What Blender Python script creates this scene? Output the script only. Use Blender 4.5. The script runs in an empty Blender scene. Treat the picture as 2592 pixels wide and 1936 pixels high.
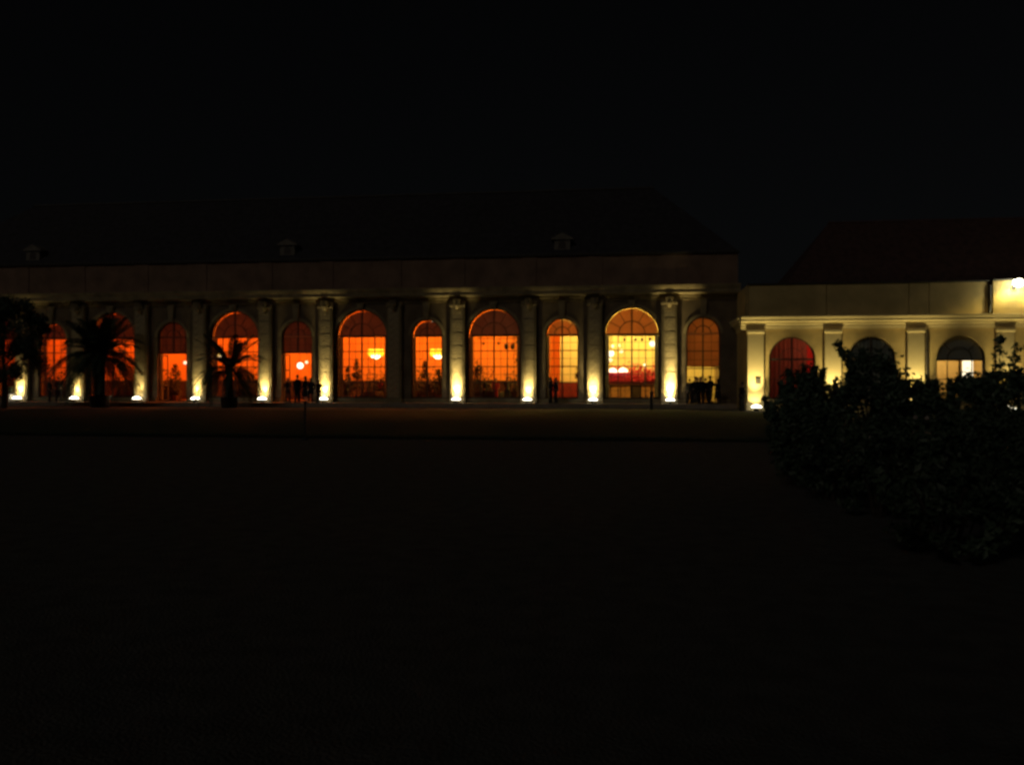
import bpy, bmesh, math, random
from mathutils import Vector, Matrix, Euler
R = math.radians
PI = math.pi
rnd = random.Random(7)
sc = bpy.context.scene
C = sc.collection

# ------------------------------------------------------------------ camera
cd = bpy.data.cameras.new('camera')
cam = bpy.data.objects.new('camera', cd); C.objects.link(cam)
cam.location = (0, -59.9, 1.8)
cam.rotation_euler = (R(90 - 0.085), 0, R(7.627))
cd.sensor_fit = 'HORIZONTAL'; cd.sensor_width = 36; cd.lens = 30.53
cd.clip_start = 0.1; cd.clip_end = 4000
sc.camera = cam

# ------------------------------------------------------------------ night sky
w = bpy.data.worlds.new('World'); sc.world = w; w.use_nodes = True
nt = w.node_tree; nt.nodes.clear()
sky = nt.nodes.new('ShaderNodeTexSky'); sky.sky_type = 'NISHITA'; sky.sun_disc = False
SKY_EL, SKY_AZ = 32, 205
sky.sun_elevation = R(SKY_EL); sky.sun_rotation = R(SKY_AZ)
hs = nt.nodes.new('ShaderNodeHueSaturation'); hs.inputs['Saturation'].default_value = 0.30
bg = nt.nodes.new('ShaderNodeBackground'); bg.inputs['Strength'].default_value = 0.00035
wo = nt.nodes.new('ShaderNodeOutputWorld')
nt.links.new(sky.outputs[0], hs.inputs['Color']); nt.links.new(hs.outputs[0], bg.inputs['Color']); nt.links.new(bg.outputs[0], wo.inputs['Surface'])
# faint sun lamp added as city glow from behind the photographer
sd = bpy.data.lights.new('city_glow', 'SUN'); sd.energy = 0.09; sd.angle = R(12); sd.color = (1.0, 0.87, 0.72)
so = bpy.data.objects.new('city_glow', sd); C.objects.link(so)
so.rotation_euler = (R(90 - SKY_EL), 0, R(-25))

# ------------------------------------------------------------------ exposure and sampling
sc.view_settings.view_transform = 'Standard'; sc.view_settings.look = 'None'
sc.view_settings.exposure = 0; sc.view_settings.gamma = 1
sc.render.engine = 'CYCLES'
sc.cycles.max_bounces = 8; sc.cycles.diffuse_bounces = 4; sc.cycles.transparent_max_bounces = 24
sc.cycles.sample_clamp_indirect = 2.0
sc.cycles.caustics_reflective = False; sc.cycles.caustics_refractive = False
sc.cycles.filter_width = 2.8
sc.cycles.use_denoising = True

# ------------------------------------------------------------------ materials
MT = {}
def mat(name, col, rough=0.8, var=0.15, scale=3.0, bump=0.0, bscale=None, metal=0.0, emit=None, strength=0.0, alt=None):
    m = bpy.data.materials.new(name); m.use_nodes = True
    n = m.node_tree.nodes; l = m.node_tree.links; b = n['Principled BSDF']
    b.inputs['Roughness'].default_value = rough; b.inputs['Metallic'].default_value = metal
    tc = n.new('ShaderNodeTexCoord')
    nz = n.new('ShaderNodeTexNoise'); nz.inputs['Scale'].default_value = scale; nz.inputs['Detail'].default_value = 6
    l.new(tc.outputs['Object'], nz.inputs['Vector'])
    rp = n.new('ShaderNodeValToRGB'); e = rp.color_ramp.elements
    a = alt or tuple(c * (1 - var) for c in col); h = tuple(min(1, c * (1 + var)) for c in col)
    e[0].position = 0.3; e[0].color = (*a, 1); e[1].position = 0.7; e[1].color = (*h, 1)
    l.new(nz.outputs['Fac'], rp.inputs[0]); l.new(rp.outputs[0], b.inputs['Base Color'])
    if bump:
        n2 = n.new('ShaderNodeTexNoise'); n2.inputs['Scale'].default_value = bscale or scale * 6; n2.inputs['Detail'].default_value = 8
        l.new(tc.outputs['Object'], n2.inputs['Vector'])
        bp = n.new('ShaderNodeBump'); bp.inputs['Strength'].default_value = bump; bp.inputs['Distance'].default_value = 0.06
        l.new(n2.outputs['Fac'], bp.inputs['Height']); l.new(bp.outputs[0], b.inputs['Normal'])
    if emit:
        b.inputs['Emission Color'].default_value = (*emit, 1); b.inputs['Emission Strength'].default_value = strength
    MT[name] = m
    return m

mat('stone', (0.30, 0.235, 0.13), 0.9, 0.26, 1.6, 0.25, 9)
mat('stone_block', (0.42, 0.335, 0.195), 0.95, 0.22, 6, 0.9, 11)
mat('attic_lit_yellow', (0.64, 0.48, 0.20), 0.9, 0.2, 0.7, 0.2, 7)  # wing plaster lightened for the attic, missing lamp light put into the colour
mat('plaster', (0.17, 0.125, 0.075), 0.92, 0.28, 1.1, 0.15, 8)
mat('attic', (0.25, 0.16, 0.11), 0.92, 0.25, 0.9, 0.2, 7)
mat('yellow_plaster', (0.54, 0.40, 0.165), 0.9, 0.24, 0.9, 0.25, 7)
mat('cream_stone', (0.60, 0.49, 0.26), 0.85, 0.08, 1.0, 0.12, 9)
mat('slate', (0.040, 0.038, 0.044), 0.8, 0.3, 2.5, 0.5, 9)
mat('red_tile', (0.075, 0.038, 0.032), 0.85, 0.3, 3, 0.5, 9)
mat('dormer_stone', (0.20, 0.18, 0.15), 0.9, 0.2, 3, 0.2)
mat('frame_dark', (0.055, 0.040, 0.030), 0.5, 0.1, 5)
mat('bar_light', (0.35, 0.22, 0.14), 0.5, 0.1, 5)
mat('lead', (0.06, 0.055, 0.05), 0.6, 0.2, 4)
mat('iron', (0.03, 0.03, 0.032), 0.5, 0.2, 8, 0.1)
mat('gravel', (0.080, 0.080, 0.074), 1.0, 0.3, 4, 0.8, 40)
mat('lawn', (0.018, 0.038, 0.016), 1.0, 0.35, 1.5, 0.9, 30)
mat('terrace_stone', (0.34, 0.28, 0.21), 0.9, 0.2, 2, 0.3)
mat('hall_wall', (0.80, 0.40, 0.10), 0.9, 0.05, 1.0)
mat('hall_wall_pale', (0.80, 0.66, 0.38), 0.9, 0.05, 1.0)
mat('hall_ceiling', (0.75, 0.62, 0.45), 0.9, 0.05, 1.0)
mat('parquet', (0.07, 0.035, 0.02), 0.6, 0.2, 3)
mat('wainscot', (0.028, 0.009, 0.007), 0.7, 0.25, 3)
mat('red_velvet', (0.17, 0.008, 0.010), 0.8, 0.2, 5)
mat('red_flowers', (0.78, 0.05, 0.09), 0.8, 0.4, 14)
mat('dark_wood', (0.045, 0.025, 0.016), 0.5, 0.25, 6)
mat('orange_wood', (0.42, 0.20, 0.08), 0.5, 0.25, 4)
mat('linen', (0.55, 0.45, 0.40), 0.8, 0.1, 4)
mat('bark', (0.05, 0.038, 0.026), 0.95, 0.3, 12, 0.7, 18)
mat('palm_green', (0.040, 0.062, 0.026), 0.6, 0.25, 6)
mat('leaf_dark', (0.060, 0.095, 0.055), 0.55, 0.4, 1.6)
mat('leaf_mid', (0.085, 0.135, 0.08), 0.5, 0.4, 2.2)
mat('leaf_indoor', (0.05, 0.045, 0.02), 0.7, 0.35, 5)
mat('petal', (0.62, 0.52, 0.48), 0.7, 0.1, 8)
mat('petal_tan', (0.50, 0.40, 0.30), 0.8, 0.2, 8)
mat('terracotta', (0.20, 0.09, 0.05), 0.85, 0.2, 5, 0.2)
mat('planter_white', (0.62, 0.58, 0.48), 0.7, 0.08, 4)
mat('skin', (0.42, 0.25, 0.18), 0.6, 0.05, 10)
mat('hair_dark', (0.018, 0.012, 0.010), 0.6, 0.2, 30)
mat('cloth_black', (0.012, 0.012, 0.016), 0.85, 0.2, 12, 0.2)
mat('cloth_navy', (0.015, 0.018, 0.032), 0.85, 0.2, 12, 0.2)
mat('cloth_brown', (0.045, 0.028, 0.020), 0.85, 0.2, 12, 0.2)
mat('cloth_grey', (0.055, 0.052, 0.055), 0.85, 0.2, 12, 0.2)
mat('cloth_red', (0.40, 0.025, 0.03), 0.8, 0.2, 12, 0.2)
mat('shoe', (0.015, 0.012, 0.010), 0.4, 0.1, 12)
mat('housing', (0.10, 0.10, 0.095), 0.45, 0.1, 8, 0, None, 0.6)
mat('curtain_red', (0.35, 0.03, 0.03), 0.9, 0.2, 6)
mat('lens', (0.9, 0.88, 0.8), 0.3, 0, 1, emit=(1.0, 0.93, 0.70), strength=8)
mat('flood_lens', (0.9, 0.88, 0.8), 0.3, 0, 1, emit=(1.0, 0.95, 0.62), strength=55)
mat('bulb_white', (0.9, 0.85, 0.75), 0.4, 0, 1, emit=(1.0, 0.86, 0.48), strength=5)
mat('bulb_yellow', (0.9, 0.75, 0.3), 0.4, 0, 1, emit=(1.0, 0.62, 0.02), strength=1.6)
mat('bulb_small', (0.9, 0.85, 0.75), 0.4, 0, 1, emit=(1.0, 0.88, 0.60), strength=1.4)
mat('shade_white', (0.9, 0.88, 0.82), 0.7, 0, 1, emit=(1.0, 0.90, 0.70), strength=2.2)
mat('lit_panel', (0.9, 0.88, 0.82), 0.7, 0, 1, emit=(1.0, 0.90, 0.66), strength=1.6)

def custom(name):
    m = bpy.data.materials.new(name); m.use_nodes = True
    n = m.node_tree.nodes; n.clear(); MT[name] = m
    return m, n, m.node_tree.links
def glass_mat(name, tint, k=0.07):
    m, n, l = custom(name)
    t = n.new('ShaderNodeBsdfTransparent'); t.inputs[0].default_value = (*tint, 1)
    g = n.new('ShaderNodeBsdfGlossy'); g.inputs['Roughness'].default_value = 0.03
    f = n.new('ShaderNodeFresnel'); f.inputs['IOR'].default_value = 1.45
    mx = n.new('ShaderNodeMixShader'); o = n.new('ShaderNodeOutputMaterial')
    l.new(f.outputs[0], mx.inputs[0]); l.new(t.outputs[0], mx.inputs[1]); l.new(g.outputs[0], mx.inputs[2]); l.new(mx.outputs[0], o.inputs[0])
glass_mat('glass', (0.95, 0.95, 0.93))
def fabric_mat(name, dif, trans):
    m, n, l = custom(name)
    tc = n.new('ShaderNodeTexCoord'); nz = n.new('ShaderNodeTexNoise'); nz.inputs['Scale'].default_value = 2.5
    l.new(tc.outputs['Object'], nz.inputs['Vector'])
    rp = n.new('ShaderNodeValToRGB'); rp.color_ramp.elements[0].color = (*[c * 0.8 for c in trans], 1); rp.color_ramp.elements[1].color = (*[c * 1.2 for c in trans], 1)
    l.new(nz.outputs['Fac'], rp.inputs[0])
    d = n.new('ShaderNodeBsdfDiffuse'); d.inputs[0].default_value = (*dif, 1)
    t = n.new('ShaderNodeBsdfTranslucent'); l.new(rp.outputs[0], t.inputs[0])
    a = n.new('ShaderNodeAddShader'); o = n.new('ShaderNodeOutputMaterial')
    l.new(d.outputs[0], a.inputs[0]); l.new(t.outputs[0], a.inputs[1]); l.new(a.outputs[0], o.inputs[0])
fabric_mat('blind_cloth', (0.07, 0.05, 0.045), (0.145, 0.12, 0.18))
fabric_mat('side_cloth', (0.07, 0.05, 0.045), (0.03, 0.03, 0.04))
fabric_mat('grey_catch_cloth', (0.55, 0.58, 0.52), (0.02, 0.02, 0.02))
fabric_mat('blind_backlit', (0.10, 0.07, 0.06), (0.33, 0.19, 0.13))  # copy of the blind cloth, stronger backlight put into its transmission colour

# ------------------------------------------------------------------ mesh helpers
class MB:
    def __init__(s): s.v = []; s.f = []
    def add(s, vs, fs):
        b = len(s.v); s.v += [tuple(p) for p in vs]; s.f += [tuple(i + b for i in f) for f in fs]; return s
    def box(s, x0, x1, y0, y1, z0, z1):
        return s.add([(x0,y0,z0),(x1,y0,z0),(x1,y1,z0),(x0,y1,z0),(x0,y0,z1),(x1,y0,z1),(x1,y1,z1),(x0,y1,z1)],
                     [(0,3,2,1),(4,5,6,7),(0,1,5,4),(1,2,6,5),(2,3,7,6),(3,0,4,7)])
    def chbox(s, x0, x1, y0, y1, z0, z1, c):      # front (y0) chamfered
        vs = [(x0,y1,z0),(x1,y1,z0),(x1,y1,z1),(x0,y1,z1),(x0,y0+c,z0),(x1,y0+c,z0),(x1,y0+c,z1),(x0,y0+c,z1),
              (x0+c,y0,z0+c),(x1-c,y0,z0+c),(x1-c,y0,z1-c),(x0+c,y0,z1-c)]
        fs = [(0,3,2,1),(8,9,10,11)]
        for i in range(4):
            j = (i + 1) % 4
            fs += [(i,j,4+j,4+i),(4+i,4+j,8+j,8+i)]
        return s.add(vs, fs)
    def prism(s, poly, y0, y1):                    # poly in (x,z)
        n = len(poly); vs = [(x,y0,z) for x,z in poly] + [(x,y1,z) for x,z in poly]
        return s.add(vs, [tuple(range(n)), tuple(range(2*n-1,n-1,-1))] + [(i,n+i,n+(i+1)%n,(i+1)%n) for i in range(n)])
    def sweepx(s, prof, x0, x1):                   # profile in (y,z) swept along x, closed polygon
        n = len(prof); vs = [(x0,y,z) for y,z in prof] + [(x1,y,z) for y,z in prof]
        return s.add(vs, [tuple(range(n)), tuple(range(2*n-1,n-1,-1))] + [(i,(i+1)%n,n+(i+1)%n,n+i) for i in range(n)])
    def tube(s, pts, rad, n=8, caps=True):
        pts = [Vector(p) for p in pts]
        if not hasattr(rad, '__len__'): rad = [rad] * len(pts)
        vs = []; ref = None
        for i, p in enumerate(pts):
            t = (pts[min(i+1,len(pts)-1)] - pts[max(i-1,0)]).normalized()
            if ref is None: ref = Vector((1,0,0)) if abs(t.x) < 0.8 else Vector((0,1,0))
            u = (ref - t * ref.dot(t)).normalized(); ref = u; q = t.cross(u)
            for k in range(n):
                a = 2*PI*k/n; vs.append(p + (u*math.cos(a) + q*math.sin(a)) * rad[i])
        fs = [(i*n+k, i*n+(k+1)%n, (i+1)*n+(k+1)%n, (i+1)*n+k) for i in range(len(pts)-1) for k in range(n)]
        if caps: fs += [tuple(range(n-1,-1,-1)), tuple((len(pts)-1)*n+k for k in range(n))]
        return s.add(vs, fs)
    def lathe(s, prof, n=16, c=(0,0,0)):           # profile (r,z)
        vs = [(c[0]+r*math.cos(2*PI*k/n), c[1]+r*math.sin(2*PI*k/n), c[2]+z) for r,z in prof for k in range(n)]
        fs = [(i*n+k, i*n+(k+1)%n, (i+1)*n+(k+1)%n, (i+1)*n+k) for i in range(len(prof)-1) for k in range(n)]
        fs += [tuple(range(n-1,-1,-1)), tuple((len(prof)-1)*n+k for k in range(n))]
        return s.add(vs, fs)
    def ball(s, c, r, n=12, m=8):
        if not hasattr(r, '__len__'): r = (r,r,r)
        vs = [(c[0],c[1],c[2]-r[2])]
        for j in range(1, m):
            b = -PI/2 + PI*j/m
            vs += [(c[0]+r[0]*math.cos(b)*math.cos(2*PI*k/n), c[1]+r[1]*math.cos(b)*math.sin(2*PI*k/n), c[2]+r[2]*math.sin(b)) for k in range(n)]
        vs.append((c[0],c[1],c[2]+r[2])); e = len(vs)-1
        fs = [(0,1+(k+1)%n,1+k) for k in range(n)] + [(e,1+(m-2)*n+k,1+(m-2)*n+(k+1)%n) for k in range(n)]
        fs += [(1+j*n+k,1+j*n+(k+1)%n,1+(j+1)*n+(k+1)%n,1+(j+1)*n+k) for j in range(m-2) for k in range(n)]
        return s.add(vs, fs)
    def mesh(s, name, m=None, smooth=False, fix=True):
        me = bpy.data.meshes.new(name); me.from_pydata(s.v, [], s.f)
        if fix:
            bm = bmesh.new(); bm.from_mesh(me); bmesh.ops.recalc_face_normals(bm, faces=bm.faces); bm.to_mesh(me); bm.free()
        if m: me.materials.append(MT[m])
        if smooth: me.polygons.foreach_set('use_smooth', [True]*len(me.polygons))
        me.update(); return me
    def obj(s, name, m, parent=None, loc=(0,0,0), smooth=False, fix=True):
        return link(name, s.mesh(name, m, smooth, fix), parent, loc)
def link(name, me, parent=None, loc=(0,0,0), rot=None):
    o = bpy.data.objects.new(name, me); C.objects.link(o); o.parent = parent; o.location = loc
    if rot is not None: o.rotation_euler = rot
    return o
def tag(o, label, cat, group=None):
    o['label'] = label; o['category'] = cat
    if group: o['group'] = group
    return o
def thing(name, label, cat, loc=(0,0,0), rz=0, group=None):
    o = link(name, None, None, loc); o.rotation_euler = (0,0,rz)
    return tag(o, label, cat, group)
def lamp(kind, name, parent, loc, energy, col, rot=(0,0,0), size=0.1, spot=None, blend=0.5):
    d = bpy.data.lights.new(name, kind); d.energy = energy; d.color = col; d.shadow_soft_size = size
    if spot: d.spot_size = R(spot); d.spot_blend = blend
    o = bpy.data.objects.new(name, d); C.objects.link(o); o.parent = parent; o.location = loc; o.rotation_euler = rot
    return o

# ------------------------------------------------------------------ ground
def sheet(name, x0, x1, y0, y1, z, m):
    o = MB().add([(x0,y0,z),(x1,y0,z),(x1,y1,z),(x0,y1,z)], [(0,1,2,3)]).obj(name, m); o['kind'] = 'structure'; return o
sheet('ground', -1500, 1500, -1500, 1500, -0.004, 'gravel')
# lawn strip with a slightly wavering cut edge
lb = MB(); N = 120; vs = []
for i in range(N+1):
    x = -75 + 135*i/N
    vs += [(x, -33.4 + rnd.uniform(-.05,.05), 0.02), (x, -8.6 + rnd.uniform(-.05,.05), 0.02)]
lb.add(vs, [(2*i,2*i+2,2*i+3,2*i+1) for i in range(N)])
lawn = lb.obj('lawn', 'lawn'); lawn['kind'] = 'structure'
# blades along the near lawn edge so that it is not a ruled line
gb = MB()
for i in range(9000):
    x = rnd.uniform(-40, 8); y = -33.4 + abs(rnd.gauss(0, .5)); h = rnd.uniform(.03,.09); a = rnd.uniform(0, PI); dx, dy = .008*math.cos(a), .008*math.sin(a)
    gb.add([(x-dx,y-dy,.02),(x+dx,y+dy,.02),(x+rnd.uniform(-.03,.03),y+rnd.uniform(-.03,.03),.02+h)], [(0,1,2)])
g = gb.obj('grass', 'lawn', fix=False); tag(g, 'short uneven grass along the near edge of the lawn', 'grass'); g['kind'] = 'stuff'

# ------------------------------------------------------------------ the long building
Z0 = 0.3                                    # floor and terrace level
WL, WS, XL = 5.005, 4.555, 0.24             # wide bay, narrow bay, middle of the last wide bay
PX = {10: XL + WL/2}
for i in range(9, -3, -1): PX[i] = PX[i+1] - (WL if i % 2 == 1 else WS)
XW0, XW1 = PX[-2], XL + WL/2 + WS           # wall ends
DOORS = {'S2': True, 'S3': True, 'S6': False}     # True: leaves stand open
SPR = 5.02; RLg, RSm = 1.87, 1.13; SILL = 0.62
WIN = []                                    # (cx, R, key)
for i in range(-2, 10): 
    c = (PX[i] + PX[i+1])/2; big = i % 2 == 1
    WIN.append((c, RLg if big else RSm, ('L%d' if big else 'S%d') % ((i+1)//2 if big else (i+2)//2)))
WIN.append(((PX[10] + XW1)/2, RSm, 'S6'))
# keys: S1 L1 S2 L2 S3 L3 S4 L4 S5 L5 S6 (plus S0, L0 beyond the left edge)

def arched_wall(mb, x0, x1, z0, z1, ops, y0, y1, n=20):
    # ops: (cx, r, sill, spring); wall from y0 (front) to y1 (back), with reveals
    def col(a, b, zz0, zz1):
        for y, flip in ((y0, 0), (y1, 1)):
            q = [(a,y,zz0),(b,y,zz0),(b,y,zz1),(a,y,zz1)]
            mb.add(q, [(0,1,2,3) if not flip else (3,2,1,0)])
    x = x0
    for cx, r, sill, spr in sorted(ops):
        col(x, cx-r, z0, z1); x = cx + r
        if sill > z0: col(cx-r, cx+r, z0, sill)
        arc = [(cx - r*math.cos(PI*i/n), spr + r*math.sin(PI*i/n)) for i in range(n+1)]
        for (xa,za),(xb,zb) in zip(arc, arc[1:]):
            mb.add([(xa,y0,za),(xb,y0,zb),(xb,y0,z1),(xa,y0,z1)], [(0,1,2,3)])
            mb.add([(xa,y1,za),(xb,y1,zb),(xb,y1,z1),(xa,y1,z1)], [(3,2,1,0)])
        path = [(cx-r,sill)] + arc + [(cx+r,sill)]
        for (xa,za),(xb,zb) in zip(path, path[1:] + path[:1]):
            mb.add([(xa,y0,za),(xa,y1,za),(xb,y1,zb),(xb,y0,zb)], [(0,1,2,3)])
    col(x, x1, z0, z1)
    for xx in (x0, x1): mb.add([(xx,y0,z0),(xx,y1,z0),(xx,y1,z1),(xx,y0,z1)], [(0,1,2,3)])
    mb.add([(x0,y0,z1),(x1,y0,z1),(x1,y1,z1),(x0,y1,z1)], [(0,1,2,3)])

B = thing('orangery_building', 'long low palace orangery with glowing orange arched windows between rusticated pilasters', 'building')
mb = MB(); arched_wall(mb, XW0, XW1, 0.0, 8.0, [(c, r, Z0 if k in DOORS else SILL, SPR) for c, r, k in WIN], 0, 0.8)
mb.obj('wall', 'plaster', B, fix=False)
mb = MB(); mb.box(XW0, XW1-.3, -2.3, -0.02, 0.0, Z0); mb.obj('terrace_step', 'terrace_stone', B)
for c, r, k in WIN:
    hb = (WL if r > 1.5 else WS)/2; a, b = c-hb+.505, min(c+hb-.505, XW1-.05)
    for xa, xb in ([(a, c-r-.06), (c+r+.06, b)] if k in DOORS else [(a, b)]):
        MB().sweepx([(0.01,Z0-.02),(-0.10,Z0-.02),(-0.10,SILL-.12),(-0.06,SILL-.06),(0.01,SILL-.06)], xa, xb).obj('plinth', 'stone', B)
# cornice: one swept moulding
prof = [(0.02,7.32),(-0.10,7.32),(-0.10,7.50),(-0.16,7.54),(-0.16,7.66),(-0.30,7.74),(-0.72,7.76),(-0.72,7.98),(-0.80,8.06),(-0.88,8.24),(-0.88,8.30),(0.02,8.36)]
MB().sweepx(prof, XW0, XW1 + .1).obj('cornice', 'stone', B)
# attic: panels divided by flat strips
mb = MB(); mb.box(XW0, XW1, -0.12, 0.7, 8.3, 10.42); mb.obj('attic_wall', 'attic', B)
MB().sweepx([(0,10.40),(-0.26,10.40),(-0.30,10.50),(-0.30,10.56),(0.5,10.6)], XW0, XW1+.1).obj('attic_coping', 'lead', B)
for i in range(-1, 11): MB().box(PX[i]-.5, PX[i]+.5, -0.17, -0.10, 8.36, 10.40).obj('attic_pier', 'attic', B)
# hipped roof
YB = 12.0
rf = MB().add([(XW0,-.1,10.5),(XW1+.1,-.1,10.5),(XW1+.1,YB,10.5),(XW0,YB,10.5),(XW0+6,6,16.2),(1.9,6,16.2)], [(0,1,5,4),(1,2,5),(2,3,4,5),(3,0,4),(0,3,2,1)]).obj('roof', 'slate', B)
MB().tube([(XW0+6,6,16.22),(1.9,6,16.22)], .12, 6).obj('ridge', 'lead', rf)
for dx in (-44.6, -24.5, -4.55):
    d = MB(); d.box(dx-.55, dx+.55, .35, 2.0, 10.85, 11.65).prism([(dx-.78,11.62),(dx+.78,11.62),(dx+.70,11.74),(dx,12.1),(dx-.70,11.74)], .22, 2.3)
    do = d.obj('dormer', 'dormer_stone', rf)
    MB().prism([(dx-.25,11.0),(dx+.25,11.0),(dx+.25,11.3)] + [(dx+.25*math.cos(PI*k/8), 11.3+.25*math.sin(PI*k/8)) for k in range(1,9)], .33, .352).obj('dormer_opening', 'frame_dark', do)
MB().box(XW1-.8, XW1, 0.8, YB, 0, 10.4).obj('end_wall', 'plaster', B)
MB().box(XW0, XW0+.8, 0.8, YB, 0, 10.4).obj('end_wall', 'plaster', B)

# pilasters with rusticated blocks, console on top
blk = MB().chbox(-.38, .38, -.045, .02, 0, .436, .010).mesh('block', 'stone_block')
blk2 = MB().chbox(-.38, .38, -.038, .02, 0, .436, .012).mesh('block', 'stone_block')
cp = MB().prism([(-.27,.72),(-.27,.58),(-.22,.40),(-.17,.20),(-.10,.06),(0,0),(.10,.06),(.17,.20),(.22,.40),(.27,.58),(.27,.72)], -.30, .05)
cp.ball((0,-.31,.36), (.16,.10,.20), 10, 6); cp.ball((-.19,-.28,.58), (.10,.10,.10), 8, 6); cp.ball((.19,-.28,.58), (.10,.10,.10), 8, 6)
cp.tube([(-.30,-.34,.74),(.30,-.34,.74)], .075, 8)
console_me = cp.mesh('console', 'stone', True)
pm = MB(); pm.box(-.50,.50,-.35,.05,Z0+.30,6.98)
pm.sweepx([(.05,Z0-.01),(-.46,Z0-.01),(-.46,Z0+.20),(-.40,Z0+.25),(-.36,Z0+.30),(.05,Z0+.30)], -.56, .56)
pm.sweepx([(.05,6.98),(-.38,6.98),(-.44,7.05),(-.44,7.16),(-.36,7.20),(-.36,7.34),(.05,7.34)], -.54, .54)
pil_me = pm.mesh('pilaster', 'stone')
for i in list(range(-1, 11)):
    p = link('pilaster', pil_me, B, (PX[i], 0, 0))
    for k in range(14): link('block', blk if k % 2 else blk2, p, (0, -.35, Z0 + .33 + k*.455))
    link('console', console_me, p, (0, -.40, 6.80)).scale = (.85, .9, .85)
# keystones and archivolts
for c, r, k in WIN:
    if k in ('S0',): continue
    n = 24; m_ = MB()
    for j in range(n):
        a0, a1 = PI*j/n, PI*(j+1)/n
        m_.prism([(c+q*math.cos(a), SPR+q*math.sin(a)) for q, a in ((r+.005,a0),(r+.2,a0),(r+.2,a1),(r+.005,a1))], -.05, .02)
    m_.obj('archivolt', 'stone', B)
    ct = SPR + r
    if r < 1.5:
        MB().prism([(c-.16,ct-.03),(c+.16,ct-.03),(c+.24,7.33),(c-.24,7.33)], -.22, .02).obj('keystone', 'stone', B)
    else:
        ko = MB().prism([(c-.17,ct-.03),(c+.17,ct-.03),(c+.27,7.33),(c-.27,7.33)], -.26, .02); ko.ball((c,-.26,ct+.2), (.15,.09,.18), 8, 6); ko.obj('keystone', 'stone', B)

# windows: frame, glazing bars, panes, blind, side curtains
def fan_poly(r0, r1, a0, a1, n=6):
    return [(r1*math.cos(a0+(a1-a0)*i/n), r1*math.sin(a0+(a1-a0)*i/n)) for i in range(n+1)] + ([(r0*math.cos(a1-(a1-a0)*i/n), r0*math.sin(a1-(a1-a0)*i/n)) for i in range(n+1)] if r0 > .01 else [(0,0)])
KIND = {}
def window_kind(r, sill, open_to=None):
    key = (r, sill, open_to)
    if key in KIND: return KIND[key]
    ncol = 4 if r > 1.5 else 2; H = SPR - sill; nrow = 4; ph = H/nrow; pw = 2*r/ncol; zl = (open_to or sill) - sill
    f = MB(); t = .08
    path_o = [(-r,0)] + [(-r*math.cos(PI*i/24), H + r*math.sin(PI*i/24)) for i in range(25)] + [(r,0)]
    ri = r - t
    path_i = [(-ri,t)] + [(-ri*math.cos(PI*i/24), H + ri*math.sin(PI*i/24)) for i in range(25)] + [(ri,t)]
    m_ = len(path_o)
    for i in range(m_):
        j = (i+1) % m_
        f.add([(x,y,z) for y in (-.04,.04) for x,z in (path_o[i],path_o[j],path_i[j],path_i[i])], [(0,1,2,3),(7,6,5,4),(2,6,7,3),(0,4,5,1)])
    frame = f.mesh('frame', 'frame_dark')
    b = MB(); b.box(-r+.02, r-.02, -.05, .03, H-.05, H+.05); b.box(-.05, .05, -.046, .026, zl+.02, H+r-.02)
    for i in range(1, ncol):
        x = -r + i*pw
        if abs(x) > .01: b.box(x-.032, x+.032, -.036, .02, zl+.02, H-.04)
    for i in range(1, nrow):
        if i*ph > zl - .1: b.box(-r+.02, r-.02, -.032, .016, i*ph-.036, i*ph+.036)
    nf = 6 if r > 1.5 else 4; rin = r*.48
    for i in range(16):
        a0, a1 = PI*i/16, PI*(i+1)/16
        b.prism([(q*math.cos(a), H+q*math.sin(a)) for q,a in ((rin-.035,a0),(rin+.035,a0),(rin+.035,a1),(rin-.035,a1))], -.030, .014)
    for i in range(1, nf):
        a = PI*i/nf
        if abs(a-PI/2) < .01: continue
        dx, dz = math.cos(a), math.sin(a); nx, nz = -dz*.026, dx*.026
        b.prism([(rin*dx-nx,H+rin*dz-nz),((r-.04)*dx-nx,H+(r-.04)*dz-nz),((r-.04)*dx+nx,H+(r-.04)*dz+nz),(rin*dx+nx,H+rin*dz+nz)], -.026, .010)
    for i in range(ncol):
        x = -r + (i+.5)*pw; b.box(x-.014, x+.014, -.018, .004, zl+.03, H-.05)
    for i in range(nrow):
        z = (i+.5)*ph
        if z > zl: b.box(-r+.03, r-.03, -.015, .002, z-.014, z+.014)
    bars = b.mesh('glazing_bar', 'frame_dark')
    pane = MB().box(-pw/2+.02, pw/2-.02, .030, .036, -ph/2+.02, ph/2-.02).mesh('pane', 'glass')
    fans = [MB().prism([(x, H+z) for x,z in fan_poly(rin+.01, r-.05, PI*i/nf+.012, PI*(i+1)/nf-.012)], .030, .036).mesh('pane', 'glass') for i in range(nf)]
    half = [MB().prism([(x, H+z) for x,z in fan_poly(0, rin-.015, PI*i/2+.02, PI*(i+1)/2-.02, 8)], .030, .036).mesh('pane', 'glass') for i in range(2)]
    KIND[key] = (frame, bars, pane, fans + half, ncol, nrow, pw, ph, H)
    return KIND[key]
BLIND = {'S2': 3.92, 'S3': 3.92, 'S6': 2.82}
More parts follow.
